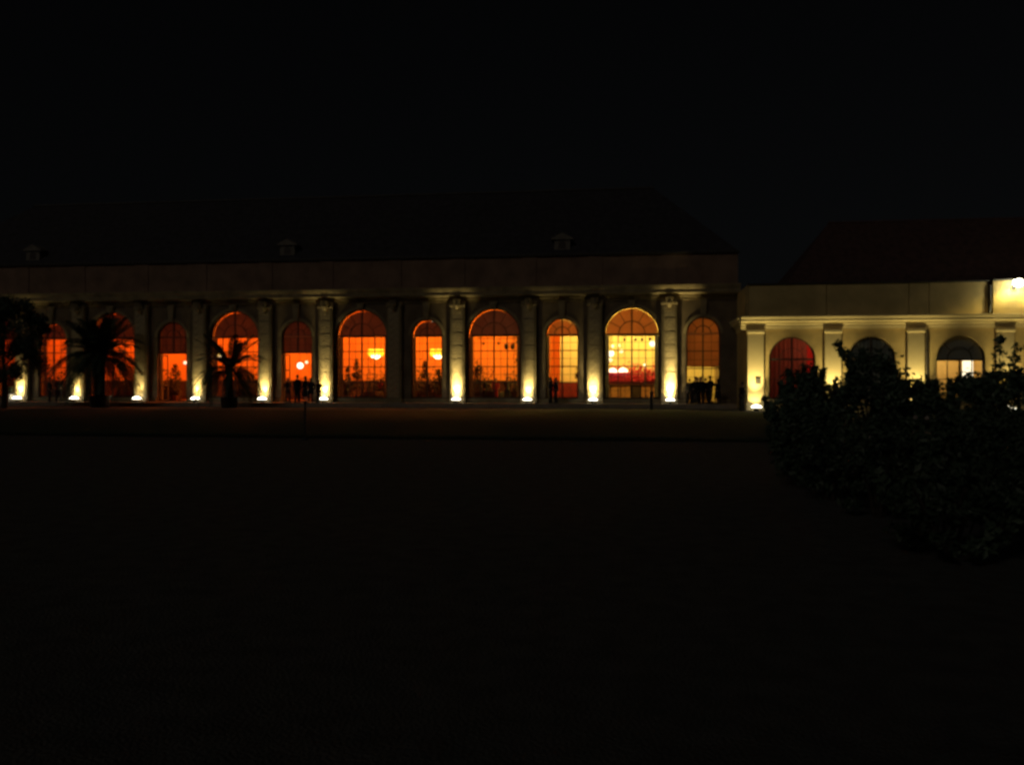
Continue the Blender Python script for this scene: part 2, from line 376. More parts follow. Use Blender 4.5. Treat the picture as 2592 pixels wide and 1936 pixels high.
for c, r, k in WIN:
    if k == 'S0': 
        MB().box(c-r-.1, c+r+.1, .3, .4, .4, SPR+r+.1).obj('shutter', 'frame_dark', B); continue
    sill = Z0 if k in DOORS else SILL; op = DOORS.get(k, False)
    frame, bars, pane, fans, ncol, nrow, pw, ph, H = window_kind(r, sill, 3.85 if op else None)
    wn = link('window', frame, B, (c, .25, sill))
    link('glazing_bar', bars, wn)
    for i in range(ncol):
        for j in range(3 if op else 0, nrow): link('pane', pane, wn, (-r+(i+.5)*pw, 0, (j+.5)*ph))
    for f in fans: link('pane', f, wn)
    if k in ('S3', 'S6'):
        MB().box(-r+.09, r-.09, -.075, -.052, H-.035, H+.035).obj('transom_rail', 'bar_light', wn)
    if op:
        for s in (-1, 1):
            lf = MB(); x = s*(r-.13); y1_ = 1.0; zt = 3.45
            lf.box(x-.02,x+.02,.05,.15,.02,zt).box(x-.02,x+.02,y1_-.10,y1_,.02,zt)
            for z0_ in (.02, 1.15, 2.25, zt-.10): lf.box(x-.018,x+.018,.15,y1_-.10,z0_,z0_+.10)
            lo = lf.obj('door_leaf', 'frame_dark', wn)
    zb = BLIND.get(k, SPR-.03) - sill
    low = k in BLIND
    yb = .12 if low else .40
    rr = r - (.05 if low else .085)
    bl = MB().prism([(-rr, zb), (-rr, H)] + [(-rr*math.cos(PI*i/20), H + rr*math.sin(PI*i/20)) for i in range(1,20)] + [(rr, H), (rr, zb)], yb, yb+.006)
    bl.obj('blind', 'blind_backlit' if k in ('L5','S6','S5') else 'blind_cloth', wn)
    MB().tube([(-rr, yb+.003, zb-.02), (rr, yb+.003, zb-.02)], .028, 8).obj('blind_rod', 'dark_wood', wn)
    if not low:
        wd = .31 if r > 1.5 else .20
        for s in (-1, 1):
            if k == 'S5' and s > 0: wd = .06
            cv = MB(); nn = 10
            vs = []
            for q in range(nn+1):
                x = s*(r - .01 - wd*q/nn); y = yb + .02 + .025*math.sin(q*2.2)
                vs += [(x,y,.0),(x,y,zb-.05)]
            cv.add(vs, [(2*q,2*q+2,2*q+3,2*q+1) for q in range(nn)]); cv.obj('side_curtain', 'side_cloth', wn, fix=False, smooth=True)

# hall inside
MB().box(XW0, XW1, .8, YB, 0.0, Z0-.004).obj('hall_floor', 'parquet', B)
MB().box(XW0+.8, XW1-.8, .8, YB, 7.62, 7.8).obj('hall_ceiling', 'hall_ceiling', B)
YBACK = 9.0; XS = -5.25
MB().box(XW0+.8, XS, YBACK, YBACK+.4, Z0, 7.62).obj('hall_back_wall', 'hall_wall', B)
MB().box(XS, XW1-.8, 7.4, 7.8, Z0, 7.62).obj('hall_back_wall', 'hall_wall_pale', B)
MB().box(XS, XS+.3, 7.8, YBACK+.4, Z0, 7.62).obj('hall_return_wall', 'hall_wall', B)
for i in range(-1, 9):
    x = PX[i] - .6
    if x < XS - 1: MB().chbox(x-.35, x+.35, YBACK-.12, YBACK+.02, Z0+1.7, 7.4, .03).obj('wall_strip', 'hall_wall', B)
# panelled wainscot, one panel per length
x = XW0 + 1.0
while x < XS - 1.4:
    o = MB().chbox(x, x+1.35, YBACK-.22, YBACK-.02, Z0+.1, Z0+1.48, .04).obj('wainscot_panel', 'wainscot', B); x += 1.40
MB().box(XW0+.8, XS-.02, YBACK-.26, YBACK-.001, Z0+1.49, Z0+1.56).obj('dado_rail', 'dark_wood', B)
x = XS + .05
while x < XW1 - 2:
    MB().chbox(x, x+1.35, 7.18, 7.38, Z0+.1, Z0+1.40, .04).obj('wainscot_panel', 'red_velvet' if x < 2.2 else 'wainscot', B); x += 1.40

# ------------------------------------------------------------------ the lower wing on the right
W = thing('side_wing', 'lower yellow wing with white cornice lit by uplights behind the shrubs on the right', 'building', (0, -5.0, 0))
X0, X1 = 7.25, 34.0; WR = 1.38; WSP = 3.14; WC = 5.72; WA = 7.74
WW = [(9.93, WR, .7, WSP), (14.58, WR, .7, WSP), (19.66, WR, .7, WSP), (24.6, WR, .7, WSP), (29.3, WR, .7, WSP)]
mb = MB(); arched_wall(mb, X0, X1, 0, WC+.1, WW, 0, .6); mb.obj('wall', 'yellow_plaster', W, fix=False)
MB().box(X0, X0+.6, .6, 9.0, 0, WA-.05).obj('side_wall', 'yellow_plaster', W)
MB().box(X1-.6, X1, .6, 9.0, 0, WA-.05).obj('side_wall', 'yellow_plaster', W)
MB().box(X0+.6, X1-.6, 8.4, 9.0, 0, WA-.05).obj('back_wall', 'yellow_plaster', W)
prof = [(.02,4.95),(-.08,4.95),(-.08,5.06),(-.12,5.10),(-.12,5.22),(-.20,5.30),(-.20,5.38),(-.42,5.46),(-.42,5.56),(-.52,5.70),(-.52,5.76),(.02,5.82)]
MB().sweepx(prof, X0-.40, X1).obj('cornice', 'cream_stone', W)
sp = MB(); prf = [(-q[0], q[1]) for q in prof]
n_ = len(prof); vs = [(X0+.02 - (.02 - y) + .0, yy, z) for yy in (0.0, 5.0) for y, z in prof]
sp.add(vs, [tuple(range(n_)), tuple(range(2*n_-1,n_-1,-1))] + [(i,(i+1)%n_,n_+(i+1)%n_,n_+i) for i in range(n_)]); sp.obj('side_cornice', 'cream_stone', W)
# attic panels with open joints, each a slab of its own
xs_ = [X0+.12, 11.98, 16.75, 17.9, 21.25]
for a, b in zip(xs_, xs_[1:]): MB().chbox(a+.01, b-.03, .10, .5, 5.80, WA, .015).obj('attic_panel', 'attic_lit_yellow', W)
MB().chbox(21.42, X1, -.12, .5, 5.80, WA, .015).obj('attic_panel', 'attic_lit_yellow', W)
MB().box(21.42, X1, -.17, -.125, 5.82, 6.14).obj('attic_base', 'yellow_plaster', W)
MB().sweepx([(.55,WA-.02),(.0,WA-.02),(-.02,WA+.06),(.55,WA+.1)], X0+.05, 21.40).obj('attic_coping', 'lead', W)
MB().sweepx([(.55,WA+.0),(-.22,WA+.0),(-.24,WA+.08),(.55,WA+.12)], 21.41, X1).obj('attic_coping', 'lead', W)
rf = MB().add([(9.7,.7,WA+.03),(X1,.7,WA+.03),(X1,9,WA+.03),(9.7,9,WA+.03),(13.1,4.8,12.2),(X1-5,4.8,12.2)], [(0,1,5,4),(1,2,5),(2,3,4,5),(3,0,4),(0,3,2,1)]).obj('roof', 'red_tile', W)
MB().box(X0+.3, X1-.3, .45, 8.6, WA-.25, WA-.08).obj('roof_deck', 'lead', W)
MB().tube([(13.1,4.8,12.22),(X1-5,4.8,12.22)], .12, 6).obj('ridge', 'red_tile', rf)
pm = MB(); pm.box(-.48,.48,-.16,.05,.52,4.95)
pm.sweepx([(.05,0),(-.30,0),(-.30,.34),(-.24,.40),(-.20,.52),(.05,.52)], -.56, .56)
pm.sweepx([(.05,4.72),(-.19,4.72),(-.24,4.78),(-.24,4.93),(.05,4.93)], -.53, .53)
wp = pm.mesh('pilaster', 'cream_stone')
WPX = [7.74, 12.30, 17.08, 22.10, 27.0, 31.7]
for x in WPX: link('pilaster', wp, W, (x, 0, 0))
# windows of the wing
def wing_window(c, lit):
    H = WSP - .7; r = WR; f = MB(); t = .09
    po = [(-r,0)] + [(-r*math.cos(PI*i/24), H+r*math.sin(PI*i/24)) for i in range(25)] + [(r,0)]; ri = r-t
    pi_ = [(-ri,t)] + [(-ri*math.cos(PI*i/24), H+ri*math.sin(PI*i/24)) for i in range(25)] + [(ri,t)]
    for i in range(len(po)):
        j = (i+1) % len(po)
        f.add([(x,y,z) for y in (-.04,.04) for x,z in (po[i],po[j],pi_[j],pi_[i])], [(0,1,2,3),(7,6,5,4),(2,6,7,3),(0,4,5,1)])
    wn = f.obj('window', 'frame_dark', W, (c, .22, .7))
    b = MB(); b.box(-r+.02,r-.02,-.05,.03,H-.06-.06*lit,H+.06-.06*lit); b.box(-.05,.05,-.045,.025,.02,H+r-.03 if not lit else H)
    for x in (-r/2, r/2): b.box(x-.022,x+.022,-.035,.02,.02,H-.05)
    b.box(-r+.02,r-.02,-.03,.015,H/2-.025,H/2+.025)
    rin = r*.5
    for i in range(16):
        a0, a1 = PI*i/16, PI*(i+1)/16
        b.prism([(q*math.cos(a), H+q*math.sin(a)) for q,a in ((rin-.02,a0),(rin+.02,a0),(rin+.02,a1),(rin-.02,a1))], -.028, .012)
    for i in (1, 3):
        a = PI*i/4; dx, dz = math.cos(a), math.sin(a); nx, nz = -dz*.016, dx*.016
        b.prism([(rin*dx-nx,H+rin*dz-nz),((r-.05)*dx-nx,H+(r-.05)*dz-nz),((r-.05)*dx+nx,H+(r-.05)*dz+nz),(rin*dx+nx,H+rin*dz+nz)], -.024, .010)
    b.obj('glazing_bar', 'frame_dark', wn)
    for i in range(4):
        for j in range(2): MB().box(-r/2*(2-i)+.02, -r/2*(1-i)-.02, .030, .036, j*H/2+.03, (j+1)*H/2-.03).obj('pane', 'glass', wn)
    for i in range(4): MB().prism([(x,H+z) for x,z in fan_poly(rin+.01, r-.05, PI*i/4+.012, PI*(i+1)/4-.012)], .030, .036).obj('pane', 'glass', wn)
    for i in range(2): MB().prism([(x,H+z) for x,z in fan_poly(0, rin-.015, PI*i/2+.02, PI*(i+1)/2-.02, 8)], .030, .036).obj('pane', 'glass', wn)
    return wn
wws = [wing_window(q[0], i == 2) for i, q in enumerate(WW)]
def drape(parent, x0, x1, z0, z1, y, m, waves=7, amp=.03):
    cv = MB(); nn = waves*6; vs = []
    for q in range(nn+1):
        xx = x0 + (x1-x0)*q/nn; yy = y + amp*math.sin(2*PI*waves*q/nn); vs += [(xx,yy,z0),(xx,yy,z1)]
    cv.add(vs, [(2*q,2*q+2,2*q+3,2*q+1) for q in range(nn)]); return cv.obj('curtain', m, parent, fix=False, smooth=True)
fabric_mat('red_curtain_thin', (0.16, 0.05, 0.04), (0.13, 0.09, 0.07))
drape(wws[0], -1.5, 1.02, -.1, 4.0, .5, 'red_curtain_thin', 9)
bl = MB().prism([(-1.33,2.36),(-1.33,2.44)] + [(-1.33*math.cos(PI*i/20), 2.44+1.33*math.sin(PI*i/20)) for i in range(1,20)] + [(1.33,2.44),(1.33,2.36)], .14, .146).obj('blind', 'grey_catch_cloth', wws[2])
drape(wws[1], -1.34, 1.34, .0, 3.75, .09, 'grey_catch_cloth', 11, .03)  # curtain added to catch outside light, standing in for reflections on the panes
# rooms behind the wing windows
MB().box(X0+.6, X1-.6, .6, 8.4, 0, .28).obj('room_floor', 'parquet', W)
MB().box(X0+.6, X1-.6, .6, 8.4, 5.2, 5.4).obj('room_ceiling', 'hall_ceiling', W)
for xa in (12.25, 17.05, 22.05): MB().box(xa-.15, xa+.15, .6, 8.4, .28, 5.2).obj('room_partition', 'hall_wall_pale', W)
MB().box(X0+.6, 12.1, 4.2, 4.4, .28, 5.2).obj('room_back_wall', 'curtain_red', W)
MB().box(17.2, 21.9, 4.2, 4.4, .28, 5.2).obj('room_back_wall', 'hall_wall_pale', W)
# rain pipes
def pipe(x, y, z0, z1):
    p = MB().tube([(x,y,z0),(x,y,z1)], .055, 10)
    for z in (z0 + .3 + (z1-z0)*q/3 for q in range(3)): p.lathe([(.07,0),(.07,.07)], 10, (x,y,z))
    return p.obj('rain_pipe', 'lead', W)
pipe(17.72, -.10, .1, 4.9)
pp = MB().tube([(21.32,-.02,7.5),(21.32,-.02,6.3),(21.24,-.12,5.95),(21.2,-.2,5.85)], .075, 10).obj('rain_pipe', 'lead', W)
MB().box(7.72, 8.02, -.20, -.165, 1.62, 2.0).obj('dark_plate', 'lead', W)  # thin dark plate on the corner pilaster

# ------------------------------------------------------------------ uplights
hm = MB(); hm.lathe([(.16,0),(.20,.02),(.20,.05),(.10,.08),(.08,.12)], 14); hm.box(-.30,.30,-.13,.13,.12,.20)
hm.box(-.33,-.29,-.05,.05,.06,.22); hm.box(.29,.33,-.05,.05,.06,.22)
hous_me = hm.mesh('housing', 'housing')
lm = MB(); lm.prism([(-.29,.20),(.29,.20),(.30,.24),(.17,.33),(.05,.37),(-.05,.37),(-.17,.33),(-.30,.24)], -.12, .12)  # lens enlarged to a diamond, the lamp's glare put into its shape
glare_lens_me = lm.mesh('lens', 'lens')
vis_me = MB().box(-.31,.31,-.14,-.125,.16,.21).mesh('glare_shield', 'housing')
WARM = (1.0, 0.80, 0.32)
#      idx, dx,  y,    power, tilt to wall, spread, blend, label
UP = [(0, 0, -.78, 300, 7, 36, 1, 'uplight at the far left pilaster beside the pale planter box', 760, 5),
      (1, 0.04, -.78, 24, 9, 36, 1, 'uplight partly hidden behind the trunk of the tallest palm', 560, 0),
      (2, 0, -.78, 12, 10, 36, 1, 'uplight between the tallest palm and the narrow left doorway', 300, 0),
      (3, -0.04, -.78, 30, 10, 36, 1, 'uplight just left of the smaller tubbed palm', 560, 0),
      (4, 0.02, -.78, 170, 6, 34, 1, 'uplight just right of the smaller tubbed palm', 640, 4),
      (5, 0, -.78, 700, 5, 32, 1, 'uplight beside the group of six people at the doorway', 800, -1),
      (7, 0, -.78, 950, 5, 34, 1, 'uplight left of the wide window with stage spotlights', 1250, -3),
      (8, -0.04, -.78, 230, 5, 30, 1, 'uplight right of the wide window with stage spotlights', 720, 9),
      (9, -0.1, -.78, 90, 9, 34, 1, 'uplight left of the brightest yellow arched window', 1150, -4),
      (10, 0.05, -.78, 1900, 5.5, 32, 1, 'uplight right of the brightest yellow arched window', 1700, 4)]
def uplight(x, y, z, power, tilt, spread, blend, label, dx=0, base=520, wt=42, ws=104, side=0, wash=.28, mid=1.0):
    t = thing('uplight', label, 'floodlight', (x, y, z), 0, 'uplights at the foot of the pilasters')
    link('housing', hous_me, t); link('lens', glare_lens_me, t); link('glare_shield', vis_me, t)
    lamp('SPOT', 'uplight_beam', t, (dx, 0, .42), power, WARM, (R(180 - tilt), R(side), 0), .06, spread, blend)
    lamp('SPOT', 'uplight_wash', t, (dx, 0, .36), base*wash, WARM, (R(180 - wt), 0, 0), .04, ws, .75)
    if mid: lamp('SPOT', 'uplight_flood', t, (dx, 0, .40), base*mid, WARM, (R(180 - 29), R(side*.5), 0), .05, 55, 1.0)
    return t
for i, dx, y, pw, tl, spd, bl_, lab, ba, sd_ in UP: uplight(PX[i]+dx, y, Z0, pw, tl, spd, bl_, lab, 0, ba, side=sd_)
for x, pw, lab in ((7.70, 1100, 'uplight at the near corner of the yellow wing'), (12.30, 900, 'uplight hidden by shrubs below the second pilaster of the wing'),
                   (17.05, 900, 'uplight hidden by shrubs beside the rain pipe of the wing'), (22.10, 800, 'uplight below the far right pilaster of the wing'),
                   (27.0, 300, 'uplight beyond the right edge of the picture')):
    if x < 25: uplight(x, -5.80, .0, pw*1.05, 9, 66, 1.0, lab, 0, 330, 42, 96, 0, 1.0, 0)

# ------------------------------------------------------------------ floodlight on the wing's attic
t = thing('wall_floodlight', 'glaring floodlight bracketed to the attic of the yellow wing at far right', 'floodlight', (22.55, -5.75, 7.62))
MB().tube([(0,.62,-.35),(0,.30,-.35),(0,.05,-.10)], .035, 8).box(-.12,.12,.58,.66,-.5,-.2).obj('bracket', 'iron', t)
MB().prism([(-.24,-.10),(.24,-.10),(.16,.20),(-.16,.20)], -.14, .14).obj('housing', 'housing', t)
ln = MB(); ln.ball((0,-.03,-.08), (.27,.2,.24), 16, 10); ln.obj('lens', 'flood_lens', t, smooth=True)
lamp('SPOT', 'floodlight_beam', t, (0,.05,-.26), 560, (1.0,.78,.22), (R(22),0,0), .12, 150, .5)

# ------------------------------------------------------------------ lamps of the hall
ORANGE = (1.0, 0.13, 0.006); AMBER = (1.0, 0.24, 0.022); YEL = (1.0, 0.72, 0.13)
def hall_fill_lamp(x, y, power, col):  # added out of view above the blinds to light the hall evenly
    t = MB().tube([(0,0,.2),(0,0,1.26)], .02, 6).lathe([(.09,.18),(.07,.26)], 10).obj('hall_fill_lamp', 'iron', B, (x, y, 6.35))
    MB().ball((0,0,0), .22, 14, 8).obj('globe', 'shade_white', t, smooth=True)
    lamp('POINT', 'hall_fill_light', t, (0,0,-.45), power, col, size=.25)
for i in range(-1, 9):
    x = (PX[i]+PX[i+1])/2
    if x < XS - .6:
        k = (x + 50)/45
        col = tuple(a*(1-k) + b*k for a, b in zip(ORANGE, AMBER))
        hall_fill_lamp(x - .5, 4.6, 560 + 200*k, col)
for x in (-3.2, 0.4, 3.6): hall_fill_lamp(x, 3.8, 720, YEL)

def chandelier(x, y, z, s, label):
    t = thing('chandelier', label, 'chandelier', (x, y, z))
    MB().tube([(0,0,.5*s),(0,0,7.62-z)], .015, 6).obj('chain', 'iron', t)
    b = MB().lathe([(.02,-.32),(.18,-.27),(.34,-.15),(.40,0),(.38,.03),(.02,.03)], 18).obj('bowl', 'bulb_white', t, smooth=False); b.scale = (s,s,s)
    d = MB()
    for k in range(14):
        a = 2*PI*k/14; d.tube([(.50*math.cos(a),.50*math.sin(a),-.08),(.54*math.cos(a),.54*math.sin(a),.18),(.52*math.cos(a),.52*math.sin(a),.46)], [.07,.115,.08], 8)
    d = d.obj('candle_ring', 'bulb_yellow', t); d.scale = (s,s,s)
    MB().lathe([(.56,.47),(.58,.50),(.56,.52)], 18).obj('hoop', 'iron', t).scale = (s,s,s)
    lamp('POINT', 'chandelier_light', t, (0,0,-.6*s), 60*s, (1.0,.45,.08), size=.3)
chandelier(-19.28, 5, 3.82, 1.0, 'round glowing chandelier in the wide window left of centre')
chandelier(-14.38, 5, 3.80, 1.0, 'round glowing chandelier in the narrow window left of centre')
chandelier(-31.9, 5, 3.85, .5, 'small chandelier behind the fronds of the smaller palm')
def pendant(x, y, z, r, label, cone=False):
    t = thing('pendant_lamp', label, 'pendant lamp', (x, y, z))
    MB().tube([(0,0,r*.9),(0,0,7.62-z)], .012, 6).obj('cord', 'iron', t)
    m_ = MB()
    if cone: m_.lathe([(r,-r*.5),(r*.95,-r*.35),(r*.35,r*.6),(r*.15,r)], 16)
    else: m_.ball((0,0,0), r, 16, 10)
    m_.obj('globe', 'bulb_small' if r < .2 else 'shade_white', t, smooth=not cone)
pendant(-24.76, 3.5, 2.98, .24, 'larger of two white lamps above the people at the doorway')
pendant(-24.83, 5, 3.27, .11, 'smaller of two white lamps above the people at the doorway')
pendant(-34.87, 5, 3.26, .13, 'small white lamp at the right edge of the narrow left doorway')
pendant(-45.0, 5, 3.95, .12, 'small white lamp in the leftmost narrow window')
pendant(1.75, 4, 4.52, .22, 'round white lamp at upper right in the brightest window')
pendant(-.67, 4, 4.40, .13, 'pointed white lamp left of the centre bar in the brightest window', True)
pendant(-.50, 3.6, 3.98, .14, 'round white lamp below the pointed one in the brightest window')
pendant(-1.28, 4, 3.82, .25, 'large white lamp at the left edge of the brightest window')
pendant(-1.15, 4.6, 4.38, .12, 'small white lamp above the large one in the brightest window')
pendant(-1.30, 4.4, 3.36, .15, 'low white lamp under the large one in the brightest window')

# stage spotlights on two bars
def light_bar(x0, x1, y, z, label):
    t = thing('lighting_bar', label, 'lighting bar', (x0, y, z))
    MB().tube([(0,0,0),(x1-x0,0,0)], .03, 8).obj('rail', 'iron', t)
    for q in (.2, x1-x0-.2): MB().tube([(q,0,.02),(q,0,7.62-z)], .01, 6).obj('hanger', 'iron', t)
light_bar(-11.2, -8.0, 4, 4.98, 'dark lighting bar across the wide orange window')
light_bar(-.6, 2.0, 4.05, 5.12, 'dark lighting bar across the top of the brightest window')
can_me = MB().lathe([(.06,.0),(.10,.04),(.10,.22),(.085,.24),(.085,.26)], 12).mesh('can', 'iron')
def stage_spot(x, y, z, top, rx, rz, label, s=1.0):
    t = thing('stage_spotlight', label, 'stage light', (x, y, z), 0, 'stage spotlights inside the hall')
    c = link('can', can_me, t, (0,0,-.13*s), (R(rx),0,R(rz))); c.scale = (s,s,s)
    MB().box(-.13*s,-.115*s,-.02,.02,-.10*s,.16*s).box(.115*s,.13*s,-.02,.02,-.10*s,.16*s).box(-.13*s,.13*s,-.02,.02,.15*s,.17*s).tube([(0,0,.16*s),(0,0,max(.2*s,top-z))], .012, 6).obj('yoke', 'iron', t)
for x, z, rx, rz, s, lab in ((-10.7, 4.68, 70, 10, .9, 'leftmost stage spotlight in the wide orange window'), (-9.54, 4.68, 70, -10, .9, 'second stage spotlight from left in the wide orange window'),
                      (-8.97, 4.38, 20, 0, 1.5, 'large stage spotlight left of its twin by the right jamb'), (-8.52, 4.38, 20, 15, 1.5, 'large stage spotlight right of its twin by the right jamb'),
                      (-8.2, 4.85, 80, 60, 1.5, 'topmost stage spotlight at the right jamb of the orange window'), (-8.27, 3.55, 85, 80, 1.5, 'lowest stage spotlight at the right jamb of the orange window')):
    stage_spot(x, 4, z, 4.97, rx, rz, lab, s)
for x, z, lab in ((-.27, 4.90, 'stage spotlight left of the centre bar in the brightest window'), (.53, 4.90, 'first stage spotlight right of the centre bar in the brightest window'),
                  (.99, 4.90, 'second stage spotlight right of the centre bar in the brightest window'), (1.56, 4.92, 'stage spotlight above the round white lamp in the brightest window')):
    stage_spot(x, 4.05, z, 5.11, 60, 0, lab, 1.0)

# ------------------------------------------------------------------ bar counter with red flowers in the bright window
t = thing('bar_counter', 'wooden bar counter below red flowers in the brightest window', 'bar counter', (-2.1, 5.2, Z0))
MB().box(0,4.6,0,.7,0,.12).obj('foot', 'dark_wood', t)
for k in range(6):
    MB().chbox(.03+k*.76, .73+k*.76, -.03, .05, .16, 1.18, .04).obj('front_panel', 'orange_wood' if k not in (3,) else 'dark_wood', t)
MB().box(0,4.6,.05,.7,.12,1.20).obj('carcass', 'dark_wood', t); MB().box(-.05,4.65,-.08,.78,1.20,1.27).obj('counter_top', 'dark_wood', t)
def flower_row(x, y, z, length, label, n=900, bm='red_velvet', fm='red_flowers', hgt=.2):
    t = thing('flower_box', label, 'flower box', (x, y, z))
    MB().box(0,length,0,.35,0,.22 if bm == 'red_velvet' else .75).obj('box', bm, t)
    m_ = MB()
    for i in range(n):
        p = Vector((rnd.uniform(0,length), rnd.uniform(-.05,.4), .2 + abs(rnd.gauss(hgt,hgt))*(0.7+.5*math.sin(rnd.uniform(0,9))))); s = rnd.uniform(.04,.09)
        u = Vector((rnd.gauss(0,1),rnd.gauss(0,1),rnd.gauss(0,1))).normalized()*s; v = u.orthogonal().normalized()*s
        m_.add([p-u,p-v,p+u,p+v], [(0,1,2,3)])
    o = m_.obj('blossom' if fm == 'red_flowers' else 'foliage', fm, t, fix=False); o['kind'] = 'stuff'
flower_row(-2.1, 5.3, Z0+1.275, 4.55, 'row of bright red flowers along the bar counter', 5200, hgt=.34)
def trough(x, y, length, label): flower_row(x, y, Z0, length, label, int(700*length), 'dark_wood', 'leaf_indoor', .62)
trough(-19.6, 3.6, 1.9, 'leafy trough right of the tall tree in the chandelier window')
trough(-12.0, 3.4, 2.1, 'leafy trough at left below the stage spotlights')
trough(-9.1, 3.9, 1.6, 'leafy trough at right below the stage spotlights')
trough(-15.9, 3.8, 2.6, 'leafy trough across the narrow chandelier window')
trough(-30.4, 3.2, 2.3, 'leafy trough right of the trunk of the smaller palm')
trough(-39.6, 3.0, 2.6, 'leafy trough behind the tallest palm')
trough(-36.3, 3.2, 1.9, 'leafy trough across the narrow left doorway')
trough(-45.8, 3.2, 2.4, 'leafy trough in the leftmost narrow window')
def table_lamp(x, y, z, r, label):
    t = thing('table_lamp', label, 'table lamp', (x, y, z))
    MB().lathe([(.10,0),(.10,.02),(.02,.04),(.02,.42)], 12).obj('stand', 'iron', t)
    MB().lathe([(r,.38),(r*.97,.46),(r*.7,.62),(r*.2,.70),(.01,.71)], 18).obj('lamp_shade', 'shade_white', t)
table_lamp(-1.17, 5.35, 2.08, .36, 'broad white shaded lamp at left above the red flowers')
table_lamp(-.39, 5.35, 2.10, .36, 'broad white shaded lamp near centre above the red flowers')
t = thing('candlestick', 'tall candlestick with a white flame above the red flowers', 'candlestick', (1.2, 5.05, Z0+1.27))
MB().lathe([(.10,0),(.10,.03),(.025,.06),(.02,1.25),(.05,1.28)], 12).obj('stand', 'iron', t); MB().ball((0,0,1.40), (.09,.09,.13), 10, 8).obj('flame', 'shade_white', t, smooth=True)
t = thing('red_sofa', 'long red velvet sofa in the narrow window left of the brightest one', 'sofa', (-6.4, 6.0, Z0))
MB().box(0,3.2,-.1,.7,.12,.48).obj('seat', 'red_velvet', t); MB().box(0,3.2,.55,.85,.48,1.42).obj('backrest', 'red_velvet', t); MB().box(-.2,0,-.1,.85,.12,.75).obj('armrest', 'red_velvet', t); MB().box(3.2,3.4,-.1,.85,.12,.75).obj('armrest', 'red_velvet', t)
for q in (.1, 3.1):
    for y in (0, .7): MB().box(q-.04,q+.04,y-.04,y+.04,0,.12).obj('leg', 'dark_wood', t)
# tables of the hall
def table(x, y, label):
    t = thing('dining_table', label, 'table', (x, y, Z0), 0, 'dining tables in the hall')
    MB().lathe([(.8,.70),(.8,.74)], 20).obj('table_top', 'dark_wood', t)
    MB().lathe([(.82,.30),(.84,.5),(.81,.745),(.01,.75)], 20).obj('tablecloth', 'wainscot', t)
    MB().lathe([(.3,0),(.3,.03),(.06,.06),(.06,.70)], 12).obj('pedestal', 'dark_wood', t)
for x, y, lab in ((-19.0, 3.0, 'round draped table below the chandelier in the wide window'), (-9.9, 3.6, 'round draped table in the wide window with stage lights'),
             (-15.6, 4.5, 'round draped table beside the indoor tree in the narrow window'), (-29.0, 4.0, 'round draped table seen right of the smaller palm'), (-38.5, 3.5, 'round draped table seen below the tallest palm')): table(x, y, lab)

# ------------------------------------------------------------------ white panel and lights of the wing's room
t = thing('lit_panel', 'bright white lit panel in the right window of the wing', 'light panel', (20.72, -3.2, .28))
MB().box(-.30,.30,0,.06,.0,3.1).obj('panel', 'lit_panel', t); MB().box(-.34,.34,.06,.1,0,3.14).obj('frame', 'dark_wood', t)
def room_lamp(x, y, z, power, col):
    t = MB().tube([(0,0,.15),(0,0,5.2-z)], .015, 6).obj('room_lamp', 'iron', W, (x, y+5.0, z)); MB().ball((0,0,0), .16, 12, 8).obj('globe', 'bulb_small', t, smooth=True)
    lamp('POINT', 'room_light', t, (0,0,-.3), power, col, size=.2)
room_lamp(19.4, -2.9, 4.4, 150, (1.0,.70,.28))
room_lamp(10.9, -2.6, 4.3, 75, (1.0,.22,.12))

